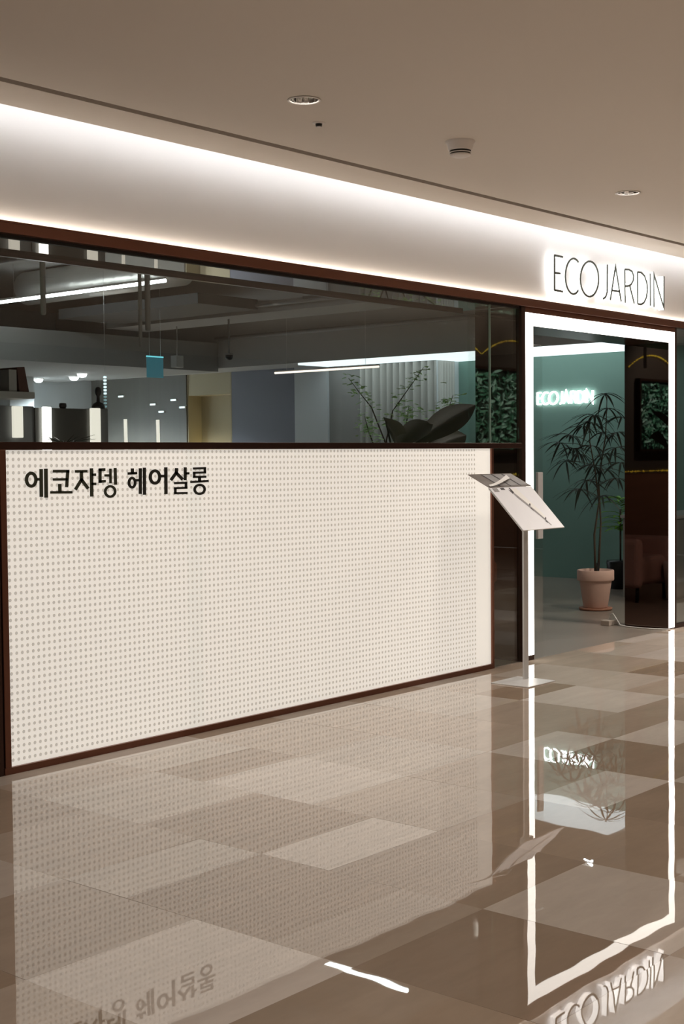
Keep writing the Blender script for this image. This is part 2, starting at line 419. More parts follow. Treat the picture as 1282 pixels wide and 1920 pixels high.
# ================================================================ corridor ceiling with slot, downlight holes
CZ = 3.0
ROWS = (-1.2, -4.3, -7.0)  # front row, then two unseen rows added for ambient light
DL = [(4.518 + 2.887 * i, y) for y in ROWS for i in (range(-1, 4) if y > -2 else range(-2, 4))]
HR = .066
def ceiling_mesh():
    bm = bmesh.new()
    def quad(x0, x1, y0, y1):
        vs_ = [bm.verts.new(p) for p in ((x0, y0, CZ), (x0, y1, CZ), (x1, y1, CZ), (x1, y0, CZ))]
        bm.faces.new(vs_)
    xa, xb = -7.0, 18.0
    h = .12
    quad(xa, xb, -10.0, ROWS[2] - h)
    quad(xa, xb, ROWS[2] + h, ROWS[1] - h)
    quad(xa, xb, ROWS[1] + h, ROWS[0] - h)
    quad(xa, xb, ROWS[0] + h, -.532)
    for yc in ROWS:
        xs = sorted(x for x, y in DL if y == yc)
        px = xa
        for x in xs:
            quad(px, x - h, yc - h, yc + h)
            n = 32
            inner = [bm.verts.new((x + HR * math.cos(2 * math.pi * k / n), yc + HR * math.sin(2 * math.pi * k / n), CZ)) for k in range(n)]
            outer = []
            for k in range(n):
                a = 2 * math.pi * k / n
                s = h / max(abs(math.cos(a)), abs(math.sin(a)))
                outer.append(bm.verts.new((x + s * math.cos(a), yc + s * math.sin(a), CZ)))
            for k in range(n):
                bm.faces.new((inner[k], inner[(k + 1) % n], outer[(k + 1) % n], outer[k]))
            px = x + h
        quad(px, xb, yc - h, yc + h)
    add_box(bm, xa, xb, -.478, -.18, CZ, CZ + .03)
    return bm
ceil_ = struct(new_obj('ceiling', ceiling_mesh(), WHITE_PAINT))
sl = struct(box('trim_1', -7, 18, -.55, -.47, CZ + .035, CZ + .05, SLOT_D))
bm = bmesh.new()
add_box(bm, -7, 18, -.55, -.533, CZ + .001, CZ + .036)
new_obj('slot_side', bm, SLOT_D, sl)
struct(box('ceiling_cove_top', -7, 18, -.46, 0.0, CZ + .22, CZ + .24, WHITE_PAINT))

# ================================================================ shop front
WX0, WX1 = -7.0, 18.0
fas = struct(box('wall_front', WX0, WX1, 0.0, .12, 2.527, CZ + .24, FASCIA))
cop = struct(bpy.data.objects.new('trim_2', None)); C.objects.link(cop)
box('copper_ledge', WX0, 10.40, -.035, .03, 2.472, 2.518, BRONZE, cop, .002)
box('copper_ledge', 10.402, WX1, -.035, .03, 2.472, 2.518, BRONZE, cop, .002)
box('ledge_lip', WX0, WX1, -.035, -.030, 2.518, 2.527, BRONZE, cop)
box('glass_head_channel', WX0, 8.08, .005, .03, 2.456, 2.472, BLACKISH, cop)
led = thing('ledge_light_strip', 'warm light strip hidden along the copper ledge below the fascia', 'light', (3, -.02, 2.52))
o = box('led_line', WX0 - 3, WX1 - 3, -.006, .004, -.001, .003, COVE_WARM, led)
cov = thing('cove_light_strip', 'white light strip hidden in the ceiling cove above the fascia', 'light', (3, -.2, CZ + .03))
o = box('led_line', WX0 - 3, WX1 - 3, 0.0, .018, 0.0, .022, COVE_COOL, cov)

# header soffit behind the glass, polished dark, with its brown inner edge
hd = struct(box('trim_3', 2.2, 8.08, .03, .48, 2.474, 2.527, MIRROR))
box('inner_edge', 2.2, 8.08, .48, .505, 2.455, 2.527, BRONZE_D, hd)

# white dotted panel with bronze frame, rail on top
PXA, PXB = 3.785, 7.708
pan = thing('dotted_panel', 'white dotted low panel in a thin bronze frame below the window', 'panel', (5.75, 0, 0))
def prt(o, root):
    """keep world placement of a part whose root is not at the origin"""
    o.parent = root
    o.matrix_parent_inverse = Matrix.Translation(root.location).inverted()
    return o
S1, S2 = 5.024, 6.305
for a, b_, m_ in ((PXA, S1 - .105, PANEL), (S1 - .105, S1, PANEL_G), (S1, S2, PANEL), (S2, 7.56, PANEL), (7.56, PXB, PANEL)):
    prt(box('film_sheet', a, b_, .002, .014, .033, 1.490, m_), pan)
bm = bmesh.new()
P = .0310
nx = int((7.545 - 3.80) / P)
nz = int((1.478 - .052) / .0308)
for i in range(nx + 1):
    for k in range(nz + 1):
        x = 3.8025 + i * P
        z = 1.478 - k * .0308
        r = .0090
        vv = [bm.verts.new((x + r * math.cos(a * math.pi / 4), .0012, z + r * math.sin(a * math.pi / 4))) for a in range(8)]
        bm.faces.new(vv)
stuff(prt(new_obj('printed_dots', bm, DOT), pan))
prt(box('frame_bottom', 3.748, 7.73, -.012, .03, 0, .032, BRONZE, None, .0015), pan)
prt(box('frame_side', 3.752, PXA, -.012, .03, .032, 1.491, BRONZE, None, .0015), pan)
prt(box('frame_side', PXB, 7.73, -.012, .03, .032, 1.491, BRONZE, None, .0015), pan)
prt(box('frame_rail', 3.748, 8.079, -.012, .04, 1.491, 1.527, BRONZE_D, None, .0015), pan)
# dark column at the far left edge
col = struct(box('trim_4', 3.2, 3.745, -.01, .4, 0, 2.456, BRONZE_D))
col.location.x = -.002

struct(box('wall_front_left', -6.0, 3.19, 0.0, .12, 0, 2.472, BRONZE_D))

# window glass: two panes, joint at X = 7.728
def pane(name, x0, x1, z0, z1, y, root=None):
    bm = bmesh.new()
    add_box(bm, x0, x1, y, y + .010, z0, z1)
    o = new_obj(name, bm, GLASS)
    if root:
        o.parent = root
    return o
win = struct(bpy.data.objects.new('window_1', None)); C.objects.link(win)
pane('pane', 3.75, 7.7255, 1.528, 2.456, .012, win)
pane('pane', 7.7325, 8.078, .004, 1.490, .012, win)
pane('pane', 7.7325, 8.078, 1.528, 2.456, .012, win)
box('joint', 7.7265, 7.7315, .010, .024, 1.528, 2.456, GLASS_E, win)
win2 = struct(bpy.data.objects.new('window_2', None)); C.objects.link(win2)
pane('pane', 10.44, 12.6, .03, 2.456, .012, win2)
box('sill', 10.405, 12.6, -.01, .04, 0, .03, BRONZE_D, win2)
struct(box('wall_front_end', 12.6, WX1, 0, .12, 0, 2.472, GREYWALL))

# ================================================================ door portal with lit frame
dr = struct(bpy.data.objects.new('door_1', None)); C.objects.link(dr)
ZL0, ZL1 = 2.346, 2.434
JD = .375
box('jamb', 8.08, 8.128, -.012, JD, 0, 2.472, BRONZE_D, dr)
box('jamb_core', 8.128, 8.232, .004, JD, 0, 2.472, BRONZE_D, dr)
box('mirror_cladding', 8.0765, 8.0795, .03, JD, .02, 2.455, MIRROR, dr)
box('jamb', 10.372, 10.402, -.012, JD, 0, 2.472, BRONZE_D, dr)
box('jamb_core', 10.280, 10.372, .004, JD + .02, 0, 2.472, BRONZE_D, dr)
box('mirror_cladding', 10.2745, 10.2795, -.004, JD + .02, .012, ZL0, MIRROR, dr)
box('lintel', 8.128, 10.372, -.012, JD, ZL1, 2.472, BRONZE, dr)
box('lintel_soffit', 8.232, 10.2745, .004, JD, ZL0, ZL1, BRONZE_D, dr)
lf = thing('door_light_frame', 'glowing white light frame around the shop entrance', 'light frame', (9.25, 0, 0))
prt(box('light_strip', 8.130, 8.230, -.010, .004, .035, ZL1, LIT), lf)
prt(box('light_strip', 10.280, 10.371, -.010, .004, .012, ZL1, LIT), lf)
prt(box('light_strip', 8.230, 10.280, -.010, .004, ZL0, ZL1 - .0005, LIT), lf)
prt(box('end_cap', 8.130, 8.230, -.010, .004, .0, .035, BRONZE_D), lf)

# sliding glass leaf parked open, with its handle
gd = thing('sliding_glass_door', 'clear glass door leaf slid open behind the left of the entrance', 'door', (8.6, .44, 0))
lf_ = prt(pane('glass_leaf', 8.09, 9.07, .0, 2.455, .44), gd)
lf_.data.materials[0] = CLEAR
hb = prt(box('handle', 8.965, 9.035, .415, .437, .80, 1.31, GREY_MET, None, .004), gd)

# ================================================================ backlit sign over the entrance
def stroke_mesh(bm, pts, wx, y0, y1):
    """square section stroke along a polyline in the XZ plane"""
    pts = [Vector((p[0], 0, p[1])) for p in pts]
    closed = (pts[0] - pts[-1]).length < 1e-3
    if closed:
        pts = pts[:-1]
    n = len(pts)
    ring = []
    for i, p in enumerate(pts):
        if closed:
            a, b_ = pts[i - 1], pts[(i + 1) % n]
            d1 = (p - a).normalized(); d2 = (b_ - p).normalized()
        else:
            d1 = (p - pts[i - 1]).normalized() if i else (pts[1] - p).normalized()
            d2 = (pts[i + 1] - p).normalized() if i < n - 1 else d1
        d = (d1 + d2).normalized()
        nn = Vector((-d.z, 0, d.x))
        k = min(1.0 / max(d.dot(d1), .25), 3.2)
        off = nn * (wx / 2 * k)
        q = [p + off, p - off]
        ring.append([bm.verts.new((q[0].x, y0, q[0].z)), bm.verts.new((q[1].x, y0, q[1].z)), bm.verts.new((q[1].x, y1, q[1].z)), bm.verts.new((q[0].x, y1, q[0].z))])
    for i in range(n if closed else n - 1):
        a, b_ = ring[i], ring[(i + 1) % n]
        for k in range(4):
            bm.faces.new((a[k], a[(k + 1) % 4], b_[(k + 1) % 4], b_[k]))
    if not closed:
        bm.faces.new(ring[0][::-1])
        bm.faces.new(ring[-1])

sg = thing('fascia_sign', 'white haloed thin lettering sign on the fascia above the entrance', 'sign', (9.3, -.03, 2.6))
for letter in ECO:
    bm = bmesh.new()
    for st in letter:
        stroke_mesh(bm, st, .0145, -.066, -.0605)
    f_ = prt(new_obj('letter', bm, SIGN_FACE), sg)
    bm = bmesh.new()
    for st in letter:
        stroke_mesh(bm, st, .0125, -.060, -.014)
    g_ = new_obj('halo_body', bm, SIGN_GLOW, f_)

# Korean lettering on the dotted panel
kt = thing('panel_lettering', 'dark Korean lettering at the upper left of the dotted panel', 'lettering', (4.5, 0, 1.33))
for i, syl in enumerate(HANGUL):
    bm = bmesh.new()
    for s in syl:
        if s[0] == 'o':
            _, cx_, cz_, rx, rz, tx, tz = s
            n = 36
            def rg(a, b_, y):
                return [bm.verts.new((cx_ + a * math.cos(2 * math.pi * k / n), y, cz_ + b_ * math.sin(2 * math.pi * k / n))) for k in range(n)]
            y0, y1 = -.0012, .0008
            A, B_, D_, E_ = rg(rx, rz, y0), rg(rx - tx, rz - tz, y0), rg(rx - tx, rz - tz, y1), rg(rx, rz, y1)
            for u, v in ((A, B_), (B_, D_), (D_, E_), (E_, A)):
                for k in range(n):
                    bm.faces.new((u[k], u[(k + 1) % n], v[(k + 1) % n], v[k]))
        else:
            f0 = [bm.verts.new((x, -.0012, z)) for x, z in s]
            f1 = [bm.verts.new((x, .0008, z)) for x, z in s]
            bm.faces.new(f0); bm.faces.new(f1[::-1])
            for k in range(4):
                bm.faces.new((f0[k], f0[(k + 1) % 4], f1[(k + 1) % 4], f1[k]))
    bmesh.ops.recalc_face_normals(bm, faces=bm.faces[:])
    prt(new_obj('letter', bm, LET_A if i < 4 else LET_B), kt)

# ================================================================ corridor ceiling fittings
def make_downlight(x, y, power, lz, ang, soft):
    t = thing('recessed_downlight', 'x', 'downlight', (x, y, CZ), 'recessed downlights in the corridor ceiling')
    bm = bmesh.new()
    add_lathe(bm, [(.066, .001), (.074, -.002), (.0745, -.004), (.066, -.005), (.0635, -.004), (.0635, .004)], 40, cap0=False, cap1=False)
    new_obj('trim_ring', bm, WHITE_PL, t, True)
    # faceted reflector bowl
    bm = bmesh.new()
    n = 14
    prof = [(.064, .001), (.060, .03), (.052, .07), (.040, .11)]
    rings = [[bm.verts.new((r * math.cos(2 * math.pi * k / n), r * math.sin(2 * math.pi * k / n), z)) for k in range(n)] for r, z in prof]
    for a, b_ in zip(rings[:-1], rings[1:]):
        for k in range(n):
            bm.faces.new((a[k], b_[k], b_[(k + 1) % n], a[(k + 1) % n]))
    new_obj('reflector', bm, ALU, t)
    lathe('housing_cap', [(.040, .111), (.041, .113), (.02, .114)], WHITE_PL, t, 20)
    lamp('lamp', 'SPOT', (0, 0, lz), power, (1.0, .92, .84), t, spot_size=math.radians(ang), spot_blend=1.0, shadow_soft_size=soft)
    return t
d0 = make_downlight(*DL[0], DOWNLIGHT_POWER, -.02, 150, .17)
d1 = make_downlight(*DL[5], FILL_ROW_POWER, -.02, 150, .12)  # fill downlight for the rows added behind the viewer
far_fill_data = [c for c in d1.children if c.type == 'LIGHT'][0].data.copy()
far_fill_data.energy = FILL_ROW_POWER * 10.5
left_data = [c for c in d0.children if c.type == 'LIGHT'][0].data.copy()
left_data.energy = DOWNLIGHT_POWER * .35       # the dimmed end of the row
right_data = [c for c in d0.children if c.type == 'LIGHT'][0].data.copy()
right_data.energy = DOWNLIGHT_POWER * 4.6      # the fully lit end of the row, past the entrance
for i, (x, y) in reversed(list(enumerate(DL))):
    t = (d0 if i == 0 else copy_tree(d0)) if y > -2 else (d1 if i == 5 else copy_tree(d1))
    t.location = (x, y, CZ)
    if y > -2 and x < 3:
        for ch in t.children:
            if ch.type == 'LIGHT':
                ch.data = left_data
    if y > -2 and x > 9:
        for ch in t.children:
            if ch.type == 'LIGHT':
                ch.data = right_data
    if y < -6 and t is not d1:
        for ch in t.children:
            if ch.type == 'LIGHT':
                ch.data = far_fill_data
    if y < -2:
        t['label'] = 'recessed round downlight in the corridor ceiling behind the viewer'
        t['group'] = 'recessed downlights behind the viewer'
    elif abs(x - 4.518) < .01:
        t['label'] = 'larger-looking recessed round downlight with ribbed reflector above the dotted panel'
    elif abs(x - 7.405) < .01:
        t['label'] = 'smaller-looking recessed round downlight in the ceiling near the haloed sign'
    else:
        t['label'] = 'recessed round downlight in the corridor ceiling outside the view'
sm = thing('smoke_detector', 'white round smoke detector on the corridor ceiling', 'smoke detector', (5.63, -1.24, CZ))
lathe('base', [(.074, 0), (.074, -.006), (.066, -.012), (.060, -.040), (.058, -.046)], WHITE_PL, sm, 36, cap0=False)
lathe('sensor_gap', [(.053, -.046), (.053, -.054)], BLACKISH, sm, 36)
lathe('sensor_ring', [(.056, -.054), (.056, -.058)], WHITE_PL, sm, 36)
lathe('sensor_gap', [(.051, -.058), (.051, -.064)], BLACKISH, sm, 36)
lathe('sensor_cap', [(.053, -.064), (.050, -.070), (.036, -.076), (.01, -.078)], WHITE_PL, sm, 36)
sp = thing('ceiling_sensor', 'tiny dark round sensor between the downlight and the ceiling slot', 'sensor', (4.87, -.975, CZ))
lathe('rim', [(.030, 0), (.030, -.003), (.016, -.005)], WHITE_PL, sp, 24, cap0=False)
lathe('dark_eye', [(.016, -.005), (.015, -.016), (.010, -.018)], BLACKISH, sp, 20)
lathe('tip', [(.012, -.018), (.010, -.021)], WHITE_PL, sp, 16)

# ================================================================ menu stand
ms = thing('menu_stand', 'grey metal menu stand with tilted sheets beside the entrance', 'stand', (7.44, -.43, 0))
bm = bmesh.new()
add_box(bm, 7.20, 7.51, -.625, -.340, 0, .007, .002)
prt(new_obj('base_plate', bm, BASE_MET), ms)
prt(box('pole', 7.425, 7.475, -.448, -.432, .007, 1.112, GREY_MET, None, .003), ms)
def slab(name, x0, x1, ya, za, yb, zb, t, m, lift=0.0):
    """tilted slab from edge a (far, high) to edge b (near, low), lifted along its normal"""
    d = Vector((0, yb - ya, zb - za)); d.normalize()
    n = Vector((1, 0, 0)).cross(d)
    if n.z < 0:
        n = -n
    bm = bmesh.new()
    lo, hi = n * lift, n * (lift + t)
    v = []
    for q in (lo, hi):
        for x, y, z in ((x0, ya, za), (x1, ya, za), (x1, yb, zb), (x0, yb, zb)):
            v.append(bm.verts.new((x + q.x, y + q.y, z + q.z)))
    for f in ((3, 2, 1, 0), (4, 5, 6, 7), (0, 1, 5, 4), (1, 2, 6, 5), (2, 3, 7, 6), (3, 0, 4, 7)):
        bm.faces.new([v[i] for i in f])
    return new_obj(name, bm, m)
yt, zt, yb, zb, yu, zu = -.343, 1.238, -.594, .977, -.179, 1.320
BX0, BX1 = 7.183, 7.677
prt(slab('back_plate', BX0, BX1, yt, zt, yb, zb, .005, GREY_MET, -.006), ms)
up_ = prt(slab('upper_sheet', BX0, BX1, yu, zu, yt, zt, .002, PHOTO_D, .002), ms)
ls = prt(slab('menu_sheet', BX0 + .004, BX1 - .004, yt, zt, yb, zb, .0015, PAPER, 0), ms)
def on_sheet(u, v, lift, ya, za, yb_, zb_):
    d = Vector((0, yb_ - ya, zb_ - za))
    n = Vector((1, 0, 0)).cross(d).normalized()
    if n.z < 0:
        n = -n
    return Vector((BX0 + u * (BX1 - BX0), ya, za)) + d * v + n * lift
def sheet_poly(name, pts, m, parent, where, lift=.0022):
    bm = bmesh.new()
    vv = [bm.verts.new(on_sheet(u, v, lift, *where)) for u, v in pts]
    w2 = [bm.verts.new(on_sheet(u, v, lift - .0004, *where)) for u, v in pts]
    bm.faces.new(vv); bm.faces.new(w2[::-1])
    for k in range(len(pts)):
        bm.faces.new((vv[k], vv[(k + 1) % len(pts)], w2[(k + 1) % len(pts)], w2[k]))
    bmesh.ops.recalc_face_normals(bm, faces=bm.faces[:])
    o = new_obj(name, bm, m)
    o.parent = parent
    o.matrix_parent_inverse = parent.matrix_world.inverted() if False else Matrix.Translation(ms.location).inverted()
    o.matrix_parent_inverse = Matrix.Identity(4)
    return o
LOW = (yt, zt, yb, zb); UPP = (yu, zu, yt, zt)
# branch drawing and pale tall shape on the lower sheet
sheet_poly('printed_figure', [(.44, .06), (.60, .03), (.66, .30), (.74, .62), (.745, .76), (.70, .74), (.60, .48), (.50, .22)], PAPER_W, ls, LOW)
sheet_poly('printed_branch', [(.42, .10), (.45, .09), (.58, .42), (.70, .78), (.735, .93), (.72, .94), (.69, .84), (.56, .50), (.46, .26)], INK_G, ls, LOW, .0026)
for a in ([(.585, .44), (.63, .40), (.637, .42), (.595, .47)], [(.56, .52), (.58, .50), (.60, .58), (.585, .58)], [(.69, .78), (.735, .74), (.74, .76), (.70, .81)], [(.66, .83), (.69, .82), (.70, .87), (.685, .88)],
          [(.40, .06), (.47, .10), (.465, .14), (.42, .16)], [(.43, .02), (.46, .02), (.475, .13), (.455, .14)]):
    sheet_poly('printed_twig', a, INK, ls, LOW, .0030)
for v0 in (.01,):
    sheet_poly('printed_block', [(.06, v0), (.17, v0), (.17, v0 + .09), (.06, v0 + .09)], INK_G, ls, LOW)
    sheet_poly('printed_block', [(.23, v0 + .005), (.32, v0), (.33, v0 + .05), (.24, v0 + .05)], INK, ls, LOW)
# photo grid on the upper sheet
for i, u in enumerate((.30, .54, .78)):
    sheet_poly('photo_print', [(u, .06), (u + .20, .06), (u + .20, .90), (u, .90)], INK_G, up_, UPP, .0050)
    sheet_poly('photo_divider', [(u - .03, .04), (u - .005, .04), (u - .005, .96), (u - .03, .96)], INK, up_, UPP, .0054)
# curled white strip lying across the fold
bm = bmesh.new()
rows = []
for i in range(13):
    s = i / 12
    X = BX0 + .02 + (.385 - .02) * s ** 0.75
    Y = -.335 + .105 * s ** 1.6
    Z = 1.252 + .050 * s ** 1.5 + .020 * math.sin(math.pi * s)
    wd = .010 + .016 * s
    rows.append([bm.verts.new((X - wd * .4, Y - wd, Z - wd * .4)), bm.verts.new((X + wd * .2, Y + wd * .6, Z + wd * .5)),
                 bm.verts.new((X + wd * .2, Y + wd * .6, Z + wd * .5 + .0015)), bm.verts.new((X - wd * .4, Y - wd, Z - wd * .4 + .0015))])
for a, b_ in zip(rows[:-1], rows[1:]):
    for k in range(4):
        bm.faces.new((a[k], a[(k + 1) % 4], b_[(k + 1) % 4], b_[k]))
bm.faces.new(rows[0]); bm.faces.new(rows[-1][::-1])
bmesh.ops.recalc_face_normals(bm, faces=bm.faces[:])
prt(new_obj('curled_strip', bm, PAPER_W), ms)
prt(box('holder', 7.40, 7.50, -.462, -.422, 1.02, 1.085, GREY_MET, None, .003), ms)

# ================================================================ salon shell
struct(box('floor_salon', 2.0, 14.3, .05, 11.4, -.06, .0, SALON_FLOOR))
struct(box('floor_salon_edge', 2.0, 14.3, 0.0, .05, -.06, 0, SALON_FLOOR))
struct(box('wall_left', 1.9, 2.0, .12, 11.4, 0, 3.6, GREYWALL))
struct(box('wall_back', 2.0, 13.6, 11.2, 11.4, 0, 3.6, PALEWALL))
struct(box('ceiling_salon', 1.9, 14.3, .12, 11.4, 3.6, 3.7, DARKCEIL))
struct(box('wall_over_header', 1.9, 18.0, .12, .14, 2.527, 3.6, DARKCEIL))
XW = 13.888
struct(box('wall_green', XW, 14.2, .12, 4.662, 0, 2.62, GREEN))
struct(box('ceiling_bulkhead', 12.85, 14.3, .14, 11.2, 2.62, 3.6, DARKCEIL))
struct(box('wall_curtain_side', 13.50, 14.2, 4.67, 6.43, 0, 2.62, GREYWALL))
struct(box('trim_5', 13.44, XW, 4.655, 4.668, 0, 2.60, PALEWALL))
struct(box('wall_pale_panel', 13.46, 14.2, 6.43, 7.0, 0, 2.62, PALEWALL))
struct(box('wall_blue', 13.52, 14.2, 7.0, 8.23, 0, 2.62, BLUEWALL))
alc = struct(box('wall_alcove', 13.78, 14.2, 8.23, 9.11, 0, 2.62, CREAM))
for y0_, y1_ in ((8.225, 8.245), (9.095, 9.115)):
    box('alcove_side', 13.52, 13.78, y0_, y1_, 0, 2.62, CREAM, alc)
box('alcove_header', 13.53, 13.78, 8.245, 9.095, 2.32, 2.62, CREAM, alc)
struct(box('wall_taupe', 13.50, 14.2, 9.115, 11.2, 0, 2.62, TAUPE))
struct(box('ceiling_back', 2.0, 12.849, 7.8, 11.2, 2.575, 2.95, mat('grey_lowered_ceiling', (.36, .355, .34), .8)))
struct(box('ceiling_beam', 10.95, 11.6, .14, 7.8, 3.02, 3.6, mat('grey_beam', (.40, .39, .375), .8)))
struct(box('wall_column', 11.35, 11.75, 10.3, 10.7, 0, 2.574, PALEWALL))

lp = thing('luminous_ceiling_panel', 'long white glowing ceiling panel above the green salon wall', 'light panel', (13.3, 3, 2.6))
prt(box('diffuser', 12.87, XW - .003, 2.03, 4.65, 2.595, 2.619, LUM_M), lp)
prt(box('diffuser', 12.87, 13.43, 4.652, 6.40, 2.595, 2.619, LUM_M), lp)

# pleated curtain
bm = bmesh.new()
prev = None
n = 150
for i in range(40):                          # short return round the corner, facing the shop front
    x = 13.765 - (13.765 - 13.47) * i / 39
    cur = [bm.verts.new((x, 4.628 + .016 * math.sin(i * .85), z)) for z in (.01, 1.3, 2.59)]
    if prev:
        for k in range(2):
            bm.faces.new((prev[k], cur[k], cur[k + 1], prev[k + 1]))
    prev = cur
for i in range(n + 1):
    y = 4.70 + (5.86 - 4.70) * i / n
    x = 13.450 + .034 * math.sin(i * .46 + .7 * math.sin(i * .083)) + .006 * math.sin(i * .31)
    cur = [bm.verts.new((x, y, z)) for z in (.01, 1.3, 2.59)]
    if prev:
        for k in range(2):
            bm.faces.new((prev[k], cur[k], cur[k + 1], prev[k + 1]))
    prev = cur
cu = new_obj('curtain', bm, CURTAIN, None, True)
tag(cu, 'grey pleated floor-length curtain behind the slender leafy plant', 'curtain')
sd = cu.modifiers.new('solid', 'SOLIDIFY'); sd.thickness = .004

# salon sign on the green wall (same word, smaller, glowing)
ss = thing('salon_wall_sign', 'small glowing white lettering sign on the green wall inside', 'sign', (XW, 3.1, 2.05))
ex0, ex1 = 8.4633, 10.25
ez0, ez1 = 2.608, 2.862
def to_wall(p):
    return (-(3.49 - (p[0] - ex0) / (ex1 - ex0) * (3.49 - 2.69)), 2.035 + (p[1] - ez0) / (ez1 - ez0) * .140)
for letter in ECO:
    bm = bmesh.new()
    for st in letter:
        stroke_mesh(bm, [to_wall(p) for p in st], .017, -.035, -.012)
    for v in bm.verts:
        x, y, z = v.co
        v.co = (XW + y, -x, z)
    bmesh.ops.recalc_face_normals(bm, faces=bm.faces[:])
    prt(new_obj('letter', bm, mat('inner_sign_glow', (.95, .95, .95), .5, emit=(.97, 1, 1), es=3.5)), ss)

# ================================================================ salon ceiling services
def linear_lamp(name, label, pts, r, m, group=None, hang=3.6):
    a, b_ = Vector(pts[0]), Vector(pts[1])
    t = thing(name, label, 'lamp', (a.x, a.y, a.z), group)
    prt(tube('tube', [a, b_], r, m, None, 10), t)
    d = (b_ - a).normalized()
    prt(box('housing', a.x - r * .8, a.x + r * .8, min(a.y, b_.y), max(a.y, b_.y), a.z + r * .9, a.z + r * 2.2, WHITE_PL), t)
    for s in (.12, .88):
        q = a.lerp(b_, s)
        prt(tube('hanger', [(q.x, q.y, q.z + r * 2.2), (q.x, q.y, hang)], .002, WHITE_PL, None, 6), t)
    return t
linear_lamp('tube_light', 'long bright white tube light hanging at the far upper left inside', [(9.32, 4.95, 3.2), (9.32, 7.75, 3.2)], .017, TUBE_M)
linear_lamp('tube_light', 'bright tube light near the front, mirrored in the corridor floor', [(9.32, 1.98, 3.2), (9.32, 3.05, 3.2)], .017, TUBE_M)
linear_lamp('short_tube_light', 'short bright light inside the entrance, mirrored in the corridor floor', [(12.2, 1.83, 2.72), (12.32, 1.98, 2.72)], .012, TUBE_M)
linear_lamp('warm_linear_lamp', 'thin warm pinkish linear lamp hanging before the pale salon panel', [(12.36, 4.69, 2.47), (12.36, 6.32, 2.47)], .012, WARM_LAMP, hang=3.6)

dc = tag(tube('air_duct', [(9.78, 5.2, 3.40), (9.78, 6.4, 3.40), (9.78, 7.78, 3.40)], .19, DUCT, None, 20), 'big round silver air duct under the salon ceiling', 'duct')
dk = tag(box('dark_ceiling_box', 10.0, 10.9, 5.2, 7.5, 3.05, 3.16, mat('dark_box', (.04, .04, .04), .6)), 'dark rectangular air unit hanging under the salon ceiling', 'air unit')
for (x, z, r, y0_, y1_, lab) in ((12.80, 3.0, .028, .3, 7.79, 'thin grey pipe running along the grey ceiling bulkhead'),
                                 (10.88, 3.10, .03, .3, 6.85, 'grey pipe running along the grey ceiling beam'),
                                 (7.7, 3.3, .05, .3, 6.85, 'grey pipe beside the big silver duct')):
    tag(tube('ceiling_pipe', [(x, y0_, z), (x, y1_, z)], r, mat('grey_pipe', (.23, .225, .215), .6), None, 12), lab, 'pipe', 'pipes under the salon ceiling')
tk = thing('light_track', 'short dark grey light track under the salon ceiling', 'light track', (10.2, 2.6, 3.0))
prt(box('rail', 10.18, 10.22, 2.4, 3.9, 3.0, 3.03, mat('dark_track', (.05, .05, .05), .5)), tk)
for y_ in (2.5, 3.8):
    prt(tube('hanger', [(10.2, y_, 3.03), (10.2, y_, 3.6)], .005, MATS['dark_track'], None, 6), tk)
for i, (x, y, lab) in enumerate(((12.0, 10.52, 'round salon ceiling downlight furthest left, above the station panels'),
                                 (12.05, 9.8, 'middle one of three round salon ceiling downlights, touching its neighbour'),
                                 (11.68, 9.17, 'highest of three round salon ceiling downlights'))):
    t = thing('salon_downlight', lab, 'downlight', (x, y, 2.575), 'round downlights at the back of the salon')
    lathe('rim', [(.075, 0), (.075, -.006), (.066, -.010)], WHITE_PL, t, 24, cap0=False)
    lathe('lens', [(.064, -.010), (.062, -.028), (.052, -.046), (.030, -.058), (.008, -.061)], DL_LENS, t, 24)
    lamp('lamp', 'SPOT', (0, 0, -.075), 230, (.88, .95, 1.0), t, spot_size=math.radians(150), spot_blend=.6, shadow_soft_size=.05)
for k, (x, z0_, r_, lab) in enumerate(((5.94, 2.44, .020, 'grey vertical conduit crossing the long tube light'),
                                     (6.822, 2.27, .015, 'longer one of two grey vertical conduits under the salon ceiling'),
                                     (6.896, 2.39, .022, 'shorter one of two grey vertical conduits under the salon ceiling'))):
    tag(tube('vertical_conduit', [(x, 2.5, 3.6), (x, 2.5, z0_ + .01), (x, 2.5, z0_)], [r_, r_, r_ * .6], MATS['grey_pipe'], None, 10), lab, 'conduit', 'vertical conduits in the salon')
cm = thing('ceiling_camera', 'small dark dome camera under the salon ceiling', 'camera', (11.2, 5.95, 3.02))
lathe('mount', [(.012, 0), (.012, -.385), (.05, -.39), (.05, -.41)], MATS['grey_pipe'], cm, 18, cap0=False)
lathe('dome', [(.045, -.41), (.042, -.44), (.025, -.462), (.006, -.466)], BLACK, cm, 18)
sk = thing('ceiling_loudspeaker', 'small pale loudspeaker box hanging beside the cyan board', 'loudspeaker', (11.37, 7.0, 3.02))
prt(box('cabinet', 11.31, 11.43, 6.95, 7.05, 2.53, 2.67, mat('pale_grey_plastic', (.5, .49, .47), .5), None, .006), sk)
prt(tube('bracket', [(11.37, 7.0, 2.67), (11.37, 7.0, 3.02)], .006, GREY_MET, None, 6), sk)
bs = thing('bead_string', 'vertical string of bright cyan glass beads beside the taupe wall', 'bead string', (9.41, 6.0, 2.32))
prt(tube('cord', [(9.41, 6.0, 1.95), (9.41, 6.0, 3.6)], .0015, GREY_MET, None, 5), bs)
